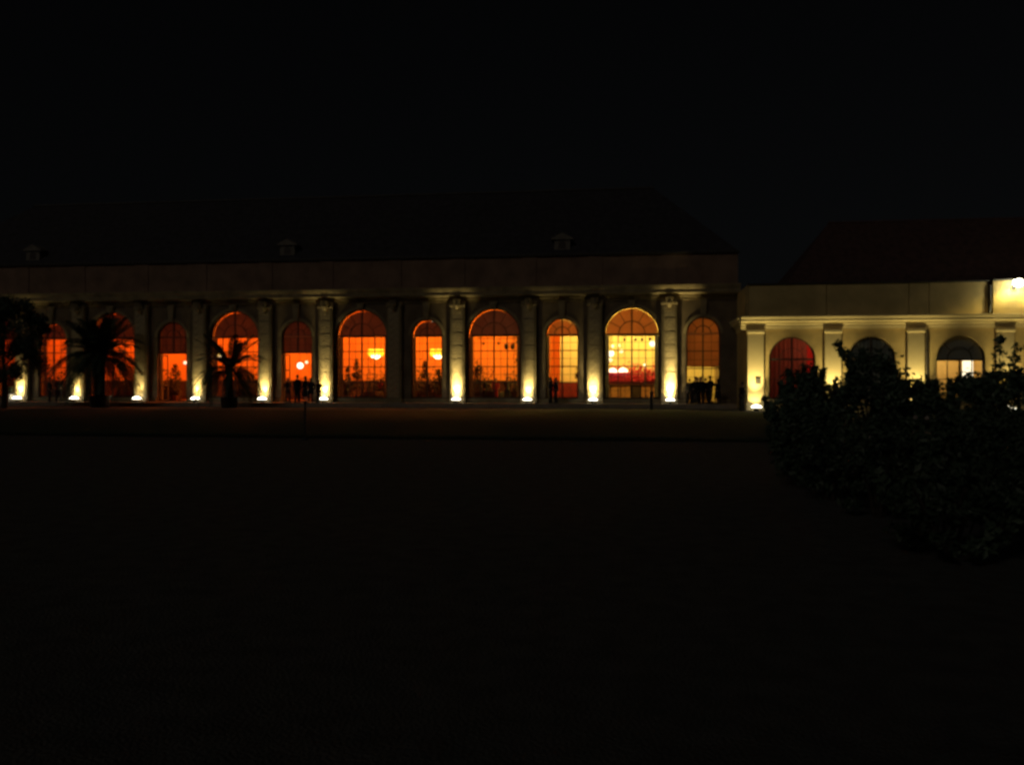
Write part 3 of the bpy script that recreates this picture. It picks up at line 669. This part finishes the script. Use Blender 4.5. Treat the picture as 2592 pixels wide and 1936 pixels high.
# ------------------------------------------------------------------ foliage makers
def leaf_cloud(m_, centers, n, size, spread, rg, flat=.35):
    for i in range(n):
        c, cr = rg.choice(centers)
        d = Vector((rg.gauss(0,1), rg.gauss(0,1), rg.gauss(0,1))).normalized() * (rg.random()**.45) * cr * spread
        p = Vector(c) + d; s = size * rg.uniform(.45,1.5)
        nrm = (d.normalized() + Vector((rg.gauss(0,.6), rg.gauss(0,.6), rg.gauss(.3,.6)))).normalized()
        u = nrm.orthogonal().normalized(); a = rg.uniform(0,2*PI); v = nrm.cross(u)
        u, v = u*math.cos(a)+v*math.sin(a), v*math.cos(a)-u*math.sin(a)
        dr = nrm*s*.18
        m_.add([p-u*s*.5, p+v*s*flat*.5-dr*.3, p+u*s*.5-dr, p-v*s*flat*.5-dr*.3], [(0,1,2,3)])
def shrub(x, y, h, hw, label, seed, n=4200, leaf=.105, low=.10, shoots=(), flowers=(), m='leaf_mid', cat='shrub', group='leafy shrubs in front of the yellow wing', stems=5):
    rg = random.Random(seed)
    t = thing('leafy_shrub', label, cat, (x, y, 0), 0, group)
    cs = []
    for i in range(50):
        a = rg.uniform(0,2*PI); q = rg.random()**.5; zz = low*h + (h*.93-low*h)*rg.random()**.8
        prof = math.sin(PI*min(1,max(.08,(zz/h)**.9)))**.5
        cr = rg.uniform(.09,.22)*h/2.2
        cs.append((((hw*.86-cr*.4)*q*prof*math.cos(a), (hw*.8)*q*prof*math.sin(a), min(zz, h-cr*.8)), cr))
    for sx, sy, sz, r0 in shoots:
        for k in range(4): cs.append(((sx*(.6+.13*k), sy, h*.8 + (sz-h*.8)*(k+1)/4), r0*(1 - .1*k)))
    for q in range(9):                                    # loose shoots that break the outline
        a = rg.uniform(0,2*PI); e = hw*rg.uniform(.35,1.0); zt = h*rg.uniform(.82,1.04)*(1 - .22*(e/hw)**2); zb = zt - rg.uniform(.25,.4)
        MB().tube([(e*.6*math.cos(a),e*.6*math.sin(a),zb-.2),(e*.85*math.cos(a),e*.85*math.sin(a),zb),(e*math.cos(a),e*math.sin(a),zt)], [.012,.009,.004], 5).obj('stem', 'bark', t)
        for k in range(4):
            f = k/3; cs.append(((e*(.85+.15*f)*math.cos(a), e*(.85+.15*f)*math.sin(a), zb + (zt-zb)*f), .085 - .014*k))
    m_ = MB(); leaf_cloud(m_, cs, n, leaf, 1.4, rg, .5)
    o = m_.obj('foliage', m, t, fix=False); o['kind'] = 'stuff'
    for k in range(stems):
        a = 2*PI*k/stems + rg.uniform(-.3,.3); e = rg.uniform(.35,.6)*hw
        MB().tube([(.05*math.cos(a),.05*math.sin(a),0),(.4*e*math.cos(a),.4*e*math.sin(a),h*.35),(e*math.cos(a),e*math.sin(a),h*.75)], [.03,.022,.008], 7).obj('stem', 'bark', t)
    for sx, sy, sz, r0 in shoots: MB().tube([(sx*.4,sy*.4,h*.4),(sx*.7,sy*.8,h*.8),(sx,sy,sz)], [.018,.013,.005], 6).obj('stem', 'bark', t)
    for fx, fy, fz, fr, fm in flowers:
        f = MB(); leaf_cloud(f, [((fx,fy,fz), fr)], 160, fr*.55, 1.0, rg, .9); f.obj('flower_head', fm, t, fix=False)
    return t
shrub(3.42, -42, 2.12, .72, 'broad round shrub in front of the red lit window', 1)
shrub(4.78, -42.2, 2.46, .80, 'tallest dense shrub in front of the dark middle window of the wing', 2, n=5200, shoots=((-.72,0,2.52,.11),))
shrub(5.80, -42, 1.92, .55, 'low shrub below the rain pipe of the wing', 3, n=3200)
shrub(6.45, -42.1, 1.98, .55, 'round shrub in front of the white lit window of the wing', 4, n=3200)
shrub(7.10, -42, 2.08, .50, 'shrub with tall leafy shoots left of the picture edge', 5, n=3400, shoots=((.02,0,2.62,.13),(.35,0,2.44,.12)))
shrub(7.75, -41.8, 2.15, .55, 'shrub cut by the right edge of the picture', 6, n=3200)
shrub(4.10, -41.2, 1.85, .60, 'shrub filling the gap left of the tallest dense shrub', 7, n=3200)
shrub(5.45, -41.0, 1.80, .60, 'shrub behind the gap right of the tallest dense shrub', 8, n=3200)
shrub(3.05, -43.0, 1.60, .50, 'outermost left shrub of the bed beside the lawn', 9, n=3000)
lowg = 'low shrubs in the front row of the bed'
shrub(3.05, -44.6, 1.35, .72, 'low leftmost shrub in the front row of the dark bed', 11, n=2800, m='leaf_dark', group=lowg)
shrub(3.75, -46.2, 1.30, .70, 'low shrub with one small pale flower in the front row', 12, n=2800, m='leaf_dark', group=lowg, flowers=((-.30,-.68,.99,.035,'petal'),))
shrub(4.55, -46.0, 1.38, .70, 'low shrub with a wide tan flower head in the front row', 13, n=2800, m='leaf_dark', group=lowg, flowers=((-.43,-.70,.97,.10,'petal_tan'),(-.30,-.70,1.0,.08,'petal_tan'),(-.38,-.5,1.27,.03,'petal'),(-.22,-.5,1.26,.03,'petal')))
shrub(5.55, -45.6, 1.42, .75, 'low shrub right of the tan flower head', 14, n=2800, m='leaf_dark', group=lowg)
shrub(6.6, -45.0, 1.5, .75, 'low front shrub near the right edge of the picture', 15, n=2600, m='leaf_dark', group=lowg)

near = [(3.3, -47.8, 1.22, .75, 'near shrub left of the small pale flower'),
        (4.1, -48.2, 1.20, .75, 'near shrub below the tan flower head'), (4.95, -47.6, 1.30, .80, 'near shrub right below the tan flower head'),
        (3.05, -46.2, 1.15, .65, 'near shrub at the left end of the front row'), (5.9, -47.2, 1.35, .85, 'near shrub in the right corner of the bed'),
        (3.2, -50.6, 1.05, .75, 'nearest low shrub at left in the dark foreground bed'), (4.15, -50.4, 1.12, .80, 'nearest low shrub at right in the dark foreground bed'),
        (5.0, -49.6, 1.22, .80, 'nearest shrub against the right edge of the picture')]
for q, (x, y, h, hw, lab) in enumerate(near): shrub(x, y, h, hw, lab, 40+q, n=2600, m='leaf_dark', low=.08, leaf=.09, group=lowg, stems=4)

# dark tree at the left edge
t = thing('dark_tree', 'dark leafy tree filling the left edge of the picture', 'tree', (-41.25, -7.0, 0))
rg = random.Random(21); MB().tube([(0,0,0),(.05,.02,1.6),(-.1,.05,3.2),(.0,0,5.6)], [.20,.15,.11,.05], 10).obj('trunk', 'bark', t)
for k in range(6):
    a = 2*PI*k/6+.3; z = 2.4+.4*k; MB().tube([(-.05,.03,z),(.8*math.cos(a),.8*math.sin(a),z+.7),(1.6*math.cos(a),1.6*math.sin(a),z+1.1)], [.07,.045,.015], 7).obj('limb', 'bark', t)
cs = []
for i in range(70):
    a = rg.uniform(0,2*PI); q = rg.random()**.5; z = rg.uniform(2.2,7.0); pr_ = math.sin(PI*min(.97,max(.12,(z-1.4)/6)))**.6
    cs.append(((.35+2.6*q*pr_*math.cos(a), 2.4*q*pr_*math.sin(a), z), rg.uniform(.35,.65)))
m_ = MB(); leaf_cloud(m_, cs, 20000, .17, 1.2, rg, .5); o = m_.obj('crown', 'leaf_dark', t, fix=False); o['kind'] = 'stuff'

# palms: every frond a leaf of its own
def frond_mesh(L, rise, droop, seed):
    rg = random.Random(seed); m_ = MB(); n = 26; pts = []
    for i in range(n+1):
        s = i/n; pts.append(Vector((L*s*(1-.12*s), 0, L*(rise*s - droop*s*s))))
    m_.tube(pts, [.026*(1-.85*i/n) for i in range(n+1)], 5)
    for i in range(3, n+1):
        s = i/n; p = pts[i]; tg = (pts[min(i+1,n)] - pts[i-1]).normalized(); up = Vector((0,1,0)).cross(tg).normalized()*-1
        ll = .50*math.sin(PI*(.12+.80*s))**.7 * L/2.2
        for sd in (-1,1):
            for h in (0,.5):
                q = p - tg*h*L/n*.9; d = (tg*.75 + Vector((0,sd,0))*.8 + up*rg.uniform(.05,.4)).normalized()*ll*rg.uniform(.85,1.1); wv = tg*.026
                dn = Vector((0,0,-.16*ll))
                m_.add([q-wv*.6, q+d*.5-wv+dn*.25, q+d+dn, q+d*.5+wv+dn*.25, q+wv*.6], [(0,1,2,3,4)])
    return m_.mesh('frond', 'palm_green', fix=False)
FR = [frond_mesh(2.2, 1.05, .35, 1), frond_mesh(2.4, .75, .62, 2), frond_mesh(2.4, .42, .85, 3), frond_mesh(2.2, .12, .95, 4)]
def palm(x, y, h, tr, s, nf, label, seed, lean=0):
    rg = random.Random(seed); t = thing('palm_tree', label, 'palm tree', (x, y, .0))
    prof = []; z = 0.02; k = 0
    while z < h:
        b = tr*(1.15 - .25*z/h); prof += [(b*.9, z), (b*1.12, z+.09), (b*1.0, z+.11)]; z += .12; k += 1
    prof += [(tr*1.25,h),(tr*1.1,h+.2),(tr*.4,h+.4)]
    MB().lathe(prof, 12).obj('trunk', 'bark', t)
    for k in range(nf):
        f = k/(nf-1); az = k*2.39996 + rg.uniform(-.2,.2)
        me = FR[min(3, int(f*4))]
        o = link('frond', me, t, (0,0,h+.28-.22*f)); sc_ = s*rg.uniform(.8,1.1)
        o.scale = (sc_,sc_,sc_); o.rotation_euler = (0, R(-8*(1-f) + rg.uniform(-7,7)), az)
    return t
palm(-26.75, -4.2, 2.40, .24, 1.12, 50, 'smaller palm in a dark tub before the wide left window', 5)
palm(-36.2, -4.2, 3.35, .34, 1.42, 84, 'tallest palm standing against the left end of the building', 9)
def tub(x, y, r, h, label):
    t = thing('plant_tub', label, 'plant tub', (x, y, 0))
    MB().lathe([(r*.8,0),(r*.84,.03),(r,h-.06),(r*1.06,h-.05),(r*1.06,h),(r*.95,h),(r*.93,h-.12),(r*.1,h-.13)], 18).obj('tub', 'dark_wood', t)
    for z in (.15, h-.2): MB().lathe([(r*(.82+.18*z/h)+.015,z),(r*(.82+.18*(z+.05)/h)+.015,z+.05)], 18).obj('hoop', 'iron', t)
tub(-26.75, -4.2, .62, .72, 'dark round tub at the foot of the smaller palm')
tub(-36.2, -4.2, .72, .80, 'dark round tub at the foot of the tallest palm')
t = thing('planter_box', 'pale square planter box lit by the far left uplight', 'planter', (-45.74, -.78, Z0))
t.scale = (.68,.68,.68)
for s in (-1,1):
    for k in range(4): MB().box(-.34,.34,s*.34-.02,s*.34+.02,.10+k*.17,.25+k*.17).obj('slat', 'planter_white', t); MB().box(s*.34-.02,s*.34+.02,-.32,.32,.10+k*.17,.25+k*.17).obj('slat', 'planter_white', t)
for sx in (-.37,.37):
    for sy in (-.37,.37): MB().box(sx-.04,sx+.04,sy-.04,sy+.04,0,.86).obj('post', 'planter_white', t)
m_ = MB(); leaf_cloud(m_, [((0,0,1.1),.4),((.15,.1,1.4),.3),((-.2,0,1.3),.3)], 500, .14, 1.1, random.Random(3), .5); m_.obj('foliage', 'leaf_dark', t, fix=False)['kind'] = 'stuff'

# indoor plants
def indoor_plant(x, y, h, r, label, seed, cone=True):
    rg = random.Random(seed); t = thing('indoor_tree', label, 'potted plant', (x, y, Z0))
    MB().lathe([(.2,0),(.28,.4),(.30,.42),(.27,.42),(.02,.36)], 14).obj('pot', 'terracotta', t); MB().tube([(0,0,.36),(.03,0,h*.9)], [.035,.01], 7).obj('trunk', 'bark', t)
    cs = []
    for i in range(40):
        z = .6 + (h-.6)*rg.random(); q = r*((1-(z-.6)/(h-.5)) if cone else math.sin(PI*min(.95,.15+.8*(z-.6)/(h-.6))))*rg.random()**.5; a = rg.uniform(0,2*PI)
        cs.append(((q*math.cos(a),q*math.sin(a),z), .16))
    m_ = MB(); leaf_cloud(m_, cs, 1100, .13, 1.2, rg, .45); m_.obj('foliage', 'leaf_indoor', t, fix=False)['kind'] = 'stuff'
indoor_plant(-20.15, 3, 3.2, .62, 'tall indoor tree left of the chandelier in the wide window', 1)
indoor_plant(-20.95, 3.3, 2.5, .5, 'shorter indoor tree at the left jamb of the chandelier window', 2)
indoor_plant(-14.95, 3, 2.95, .55, 'pointed indoor tree in the narrow window with chandelier', 3)
indoor_plant(-14.05, 3.6, 2.3, .5, 'shorter indoor tree at the right jamb of the narrow chandelier window', 4)
indoor_plant(-34.4, 2.6, 2.75, .38, 'plumed indoor plant in the narrow left doorway', 5, False)
indoor_plant(-10.95, 3.0, 2.9, .42, 'indoor plant at the left jamb below the stage lights', 6, False)
indoor_plant(-3.42, 3.0, 2.7, .40, 'indoor plant at the right jamb above the red sofa', 7, False)

# ------------------------------------------------------------------ people
def remesh(name, m_, m, vox=.014, it=6):
    tmp = bpy.data.objects.new('tmp', m_.mesh('tmp')); C.objects.link(tmp)
    md = tmp.modifiers.new('r', 'REMESH'); md.mode = 'VOXEL'; md.voxel_size = vox; md.use_smooth_shade = True
    ms = tmp.modifiers.new('s', 'SMOOTH'); ms.factor = .5; ms.iterations = it
    dg = bpy.context.evaluated_depsgraph_get(); dg.update()
    me = bpy.data.meshes.new_from_object(tmp.evaluated_get(dg)); me.name = name
    bpy.data.objects.remove(tmp); me.materials.clear(); me.materials.append(MT[m])
    me.polygons.foreach_set('use_smooth', [True]*len(me.polygons)); return me
def person_kind(arms, stance=.10, stride=0.0, skirt=False, long_hair=False, headturn=0):
    # faces -Y; arms: ((elbow),(wrist)) per side
    J = {}; out = {}
    sh = {-1: Vector((-.19,0,1.43)), 1: Vector((.19,0,1.43))}
    hip = {-1: Vector((-.095,0,.92)), 1: Vector((.095,0,.92))}
    knee = {s: Vector((s*(.09+stance*.3), -.03 - s*stride*.5, .49)) for s in (-1,1)}
    ank = {s: Vector((s*(.08+stance*.6), .03 - s*stride, .085)) for s in (-1,1)}
    b = MB()
    b.tube([(0,.01,.86),(0,.0,.98),(0,0,1.12),(0,.0,1.28),(0,.01,1.42),(0,.015,1.50)], [.150,.155,.125,.150,.130,.06], 14)
    for s in (-1,1): b.ball((s*.09,.01,.95), (.10,.115,.12)); b.ball((s*.12,.0,1.36), (.10,.10,.12))
    b.tube([(0,.02,1.46),(0,.005,1.58)], [.062,.055], 12)
    hd = Matrix.Rotation(headturn, 3, 'Z')
    def H(x,y,z): q = hd @ Vector((x,y,0)); return (q.x, q.y, z)
    b.ball(H(0,.0,1.68), (.078,.098,.115), 14, 10); b.ball(H(0,-.035,1.60), (.055,.06,.055), 10, 8)
    b.tube([H(0,-.095,1.685),H(0,-.118,1.655)], [.012,.018], 8); b.ball(H(0,-.088,1.615), (.026,.018,.010), 8, 6)
    for s in (-1,1): b.ball(H(s*.082,.01,1.67), (.016,.024,.036), 8, 6); b.ball(H(s*.032,-.088,1.70), (.014,.010,.009), 8, 6)
    cl = MB()
    cl.tube([(0,.01,.84),(0,.0,.98),(0,0,1.12),(0,.0,1.28),(0,.01,1.40),(0,.02,1.49)], [.185,.180,.160,.175,.155,.085], 16)
    for s in (-1,1): cl.ball((s*.13,.0,1.37), (.115,.115,.12))
    for s in (-1,1):
        e, wv = Vector(arms[s][0]), Vector(arms[s][1])
        b.tube([sh[s],(sh[s]+e)/2,e,(e+wv)/2,wv], [.055,.048,.040,.038,.028], 10)
        cl.tube([sh[s],(sh[s]+e)/2,e,(e+wv)/2,wv], [.075,.066,.058,.054,.046], 12)
        d = (wv-e).normalized(); side = d.cross(Vector((0,1,0)) if abs(d.y) < .8 else Vector((0,0,1))).normalized(); curl = side.cross(d).normalized()
        b.tube([wv, wv+d*.045, wv+d*.085], [.028,.036,.034], 10)
        for k, ln in enumerate((.070,.080,.076,.060)):
            r0 = wv + d*.085 + side*(.030-.020*k); b.tube([r0, r0+d*ln*.5+curl*.008, r0+d*ln*.9+curl*.030], [.0105,.0095,.008], 7)
        r0 = wv + d*.03 + side*.030; b.tube([r0, r0+d*.03+side*.025, r0+d*.065+side*.03+curl*.015], [.013,.011,.009], 7)
        b.tube([hip[s],(hip[s]+knee[s])/2,knee[s],(knee[s]*.6+ank[s]*.4),ank[s]], [.085,.075,.055,.056,.038], 12)
        b.ball((ank[s].x, ank[s].y-.05, .045), (.042,.11,.04), 10, 6)
    tr = MB()
    if skirt:
        tr.tube([(0,.01,1.04),(0,.0,.90),(0,.0,.65),(0,0,.40)], [.150,.200,.225,.260], 16)
    else:
        tr.tube([(0,.01,1.02),(0,.01,.86)], [.168,.178], 14)
        for s in (-1,1): tr.tube([hip[s],(hip[s]+knee[s])/2,knee[s],(knee[s]+ank[s])/2,ank[s]+Vector((0,0,-.01))], [.105,.095,.080,.075,.070], 12)
    h = MB(); h.ball(H(0,.018,1.715), (.092,.100,.098), 14, 10)
    if long_hair: h.tube([H(0,.06,1.70),H(0,.09,1.58),H(0,.09,1.44)], [.075,.080,.05], 12)
    s_ = MB()
    for s in (-1,1): s_.ball((ank[s].x, ank[s].y-.045, .045), (.052,.135,.045), 12, 8); s_.box(ank[s].x-.04, ank[s].x+.04, ank[s].y-.15, ank[s].y+.07, 0.002, .03)
    out['body'] = remesh('body', b, 'skin', .011, 3); out['jacket'] = remesh('jacket', cl, 'cloth_black', .016, 5)
    out['skirt' if skirt else 'trousers'] = remesh('trousers', tr, 'cloth_black', .016, 5)
    out['hair'] = remesh('hair', h, 'hair_dark', .014, 4); out['shoes'] = remesh('shoes', s_, 'shoe', .014, 2)
    return out
PK = [person_kind({-1:((-.26,.03,1.15),(-.24,-.08,.90)), 1:((.26,.03,1.15),(.25,-.06,.90))}),
      person_kind({-1:((-.28,.05,1.17),(-.16,-.16,1.05)), 1:((.27,-.02,1.16),(.14,-.26,1.28))}, .16, .0, False, False, .4),
      person_kind({-1:((-.25,.04,1.15),(-.10,-.20,1.10)), 1:((.25,.04,1.15),(.08,-.21,1.12))}, .05, .0, True, True, -.3),
      person_kind({-1:((-.22,-.16,1.22),(-.10,-.40,1.30)), 1:((.22,-.16,1.22),(.06,-.42,1.20))}, .08, .06, False, False, .2),
      person_kind({-1:((-.25,.10,1.17),(-.24,-.02,.92)), 1:((.25,-.06,1.17),(.24,-.22,.98))}, .05, .16, False, True, 0)]
def person(kind, x, y, z, rz, ht, label, group, top='cloth_black', bottom='cloth_black'):
    t = thing('person', label, 'person', (x, y, z), R(rz), group); s = ht/1.80; t.scale = (s,s,s)
    for nm, me in PK[kind].items():
        o = link(nm, me, t)
        if nm in ('jacket', 'trousers', 'skirt'):
            o.material_slots[0].link = 'OBJECT'; o.material_slots[0].material = MT[top if nm == 'jacket' else bottom]
    return t
G1 = 'people outside the dark right doorway'; G2 = 'people gathered outside the doorway right of the smaller palm'; G3 = 'guests inside the hall'
person(0, 4.02, -1.5, Z0, 150, 1.66, 'shorter person at the left end of the group at the right doorway', G1, 'cloth_grey')
person(1, 4.38, -1.6, Z0, 200, 1.80, 'second person from left in the group at the right doorway', G1)
person(4, 4.76, -1.3, Z0, 20, 1.80, 'person at the middle of the group at the right doorway', G1, 'cloth_navy')
person(3, 5.34, -1.5, Z0, 120, 1.86, 'tallest person in the group at the right doorway', G1)
person(2, 5.84, -1.4, Z0, 240, 1.64, 'person at the right end of the group at the right doorway', G1, 'cloth_navy')
person(0, 4.58, -.9, Z0, 10, 1.74, 'person half hidden behind the second from left at the right doorway', G1)
person(1, 5.08, -.95, Z0, 180, 1.70, 'person in the gap left of the tallest at the right doorway', G1)
person(3, -5.22, -1.35, Z0, 90, 1.78, 'person on the left of the embracing couple at the red sofa window', None)
person(3, -4.86, -1.30, Z0, -90, 1.74, 'person on the right of the embracing couple at the red sofa window', None, 'cloth_navy')
person(1, -23.75, -1.4, Z0, 60, 1.74, 'person standing apart at the left of the group by the doorway', G2, 'cloth_brown')
person(0, -22.85, -1.9, Z0, 170, 1.95, 'tallest person in the group by the doorway', G2)
person(2, -22.40, -1.6, Z0, 250, 1.86, 'person just right of the tallest one by the doorway', G2)
person(4, -21.92, -1.8, Z0, 210, 1.74, 'person third from left in the dense part of the doorway group', G2, 'cloth_navy')
person(3, -21.42, -1.7, Z0, 160, 1.62, 'person nearest the uplight in the doorway group', G2)
person(0, -23.25, -1.0, Z0, 200, 1.62, 'short person between the lone one and the tallest by the doorway', G2)
person(1, -41.6, -.9, Z0, 190, 1.80, 'person at right before the leftmost narrow window', 'two people at the leftmost window', 'cloth_brown')
person(0, -42.25, -1.0, Z0, 120, 1.74, 'person at left before the leftmost narrow window', 'two people at the leftmost window')
person(0, 6.80, -6.2, 0, 230, 1.76, 'lone dark figure beside the corner pilaster of the yellow wing', None)
person(0, -20.55, 1.7, Z0, 180, 1.68, 'guest in dark clothes at left inside the chandelier window', G3, 'cloth_brown')
person(2, -18.5, 3.9, Z0, 30, 1.70, 'guest in red behind the table below the chandelier', G3, 'cloth_red', 'cloth_brown')
person(4, -9.55, 2.6, Z0, 0, 1.72, 'guest in a red jacket below the stage lights', G3, 'cloth_red', 'cloth_red')
person(1, -8.75, 2.8, Z0, 200, 1.82, 'guest in dark clothes right of the red jacket', G3, 'cloth_brown')
person(3, -10.4, 2.9, Z0, 90, 1.70, 'guest in dark clothes left of the red jacket', G3)
person(0, -14.5, 2.6, Z0, 40, 1.66, 'guest in the narrow chandelier window', G3, 'cloth_brown', 'cloth_brown')
person(1, -34.75, 2.0, Z0, 20, 1.64, 'guest in brown beside the plumed plant in the doorway', G3, 'cloth_brown', 'cloth_brown')

# ------------------------------------------------------------------ small things outside
t = thing('bollard', 'short dark bollard before the right side of the brightest window', 'bollard', (1.45, -4.5, 0))
MB().lathe([(.14,0),(.14,.05),(.10,.08),(.10,1.02),(.13,1.05),(.13,1.12),(.05,1.18)], 14).obj('post', 'iron', t)
t = thing('garden_post', 'slim dark post at the near edge of the lawn', 'post', (-9.8, -34.4, 0))
MB().lathe([(.10,0),(.09,.04),(.035,.10),(.03,1.1),(.05,1.14),(.04,1.2)], 12).obj('post', 'iron', t)
t = thing('leaning_pole', 'thin dark pole leaning on the wing beside its corner pilaster', 'pole', (8.55, -6.15, 0))
MB().tube([(0,0,.0),(-.28,.85,1.95)], .028, 8).obj('shaft', 'dark_wood', t)
MB().lathe([(.05,0),(.05,.05),(.03,.08)], 8).obj('foot', 'iron', t)
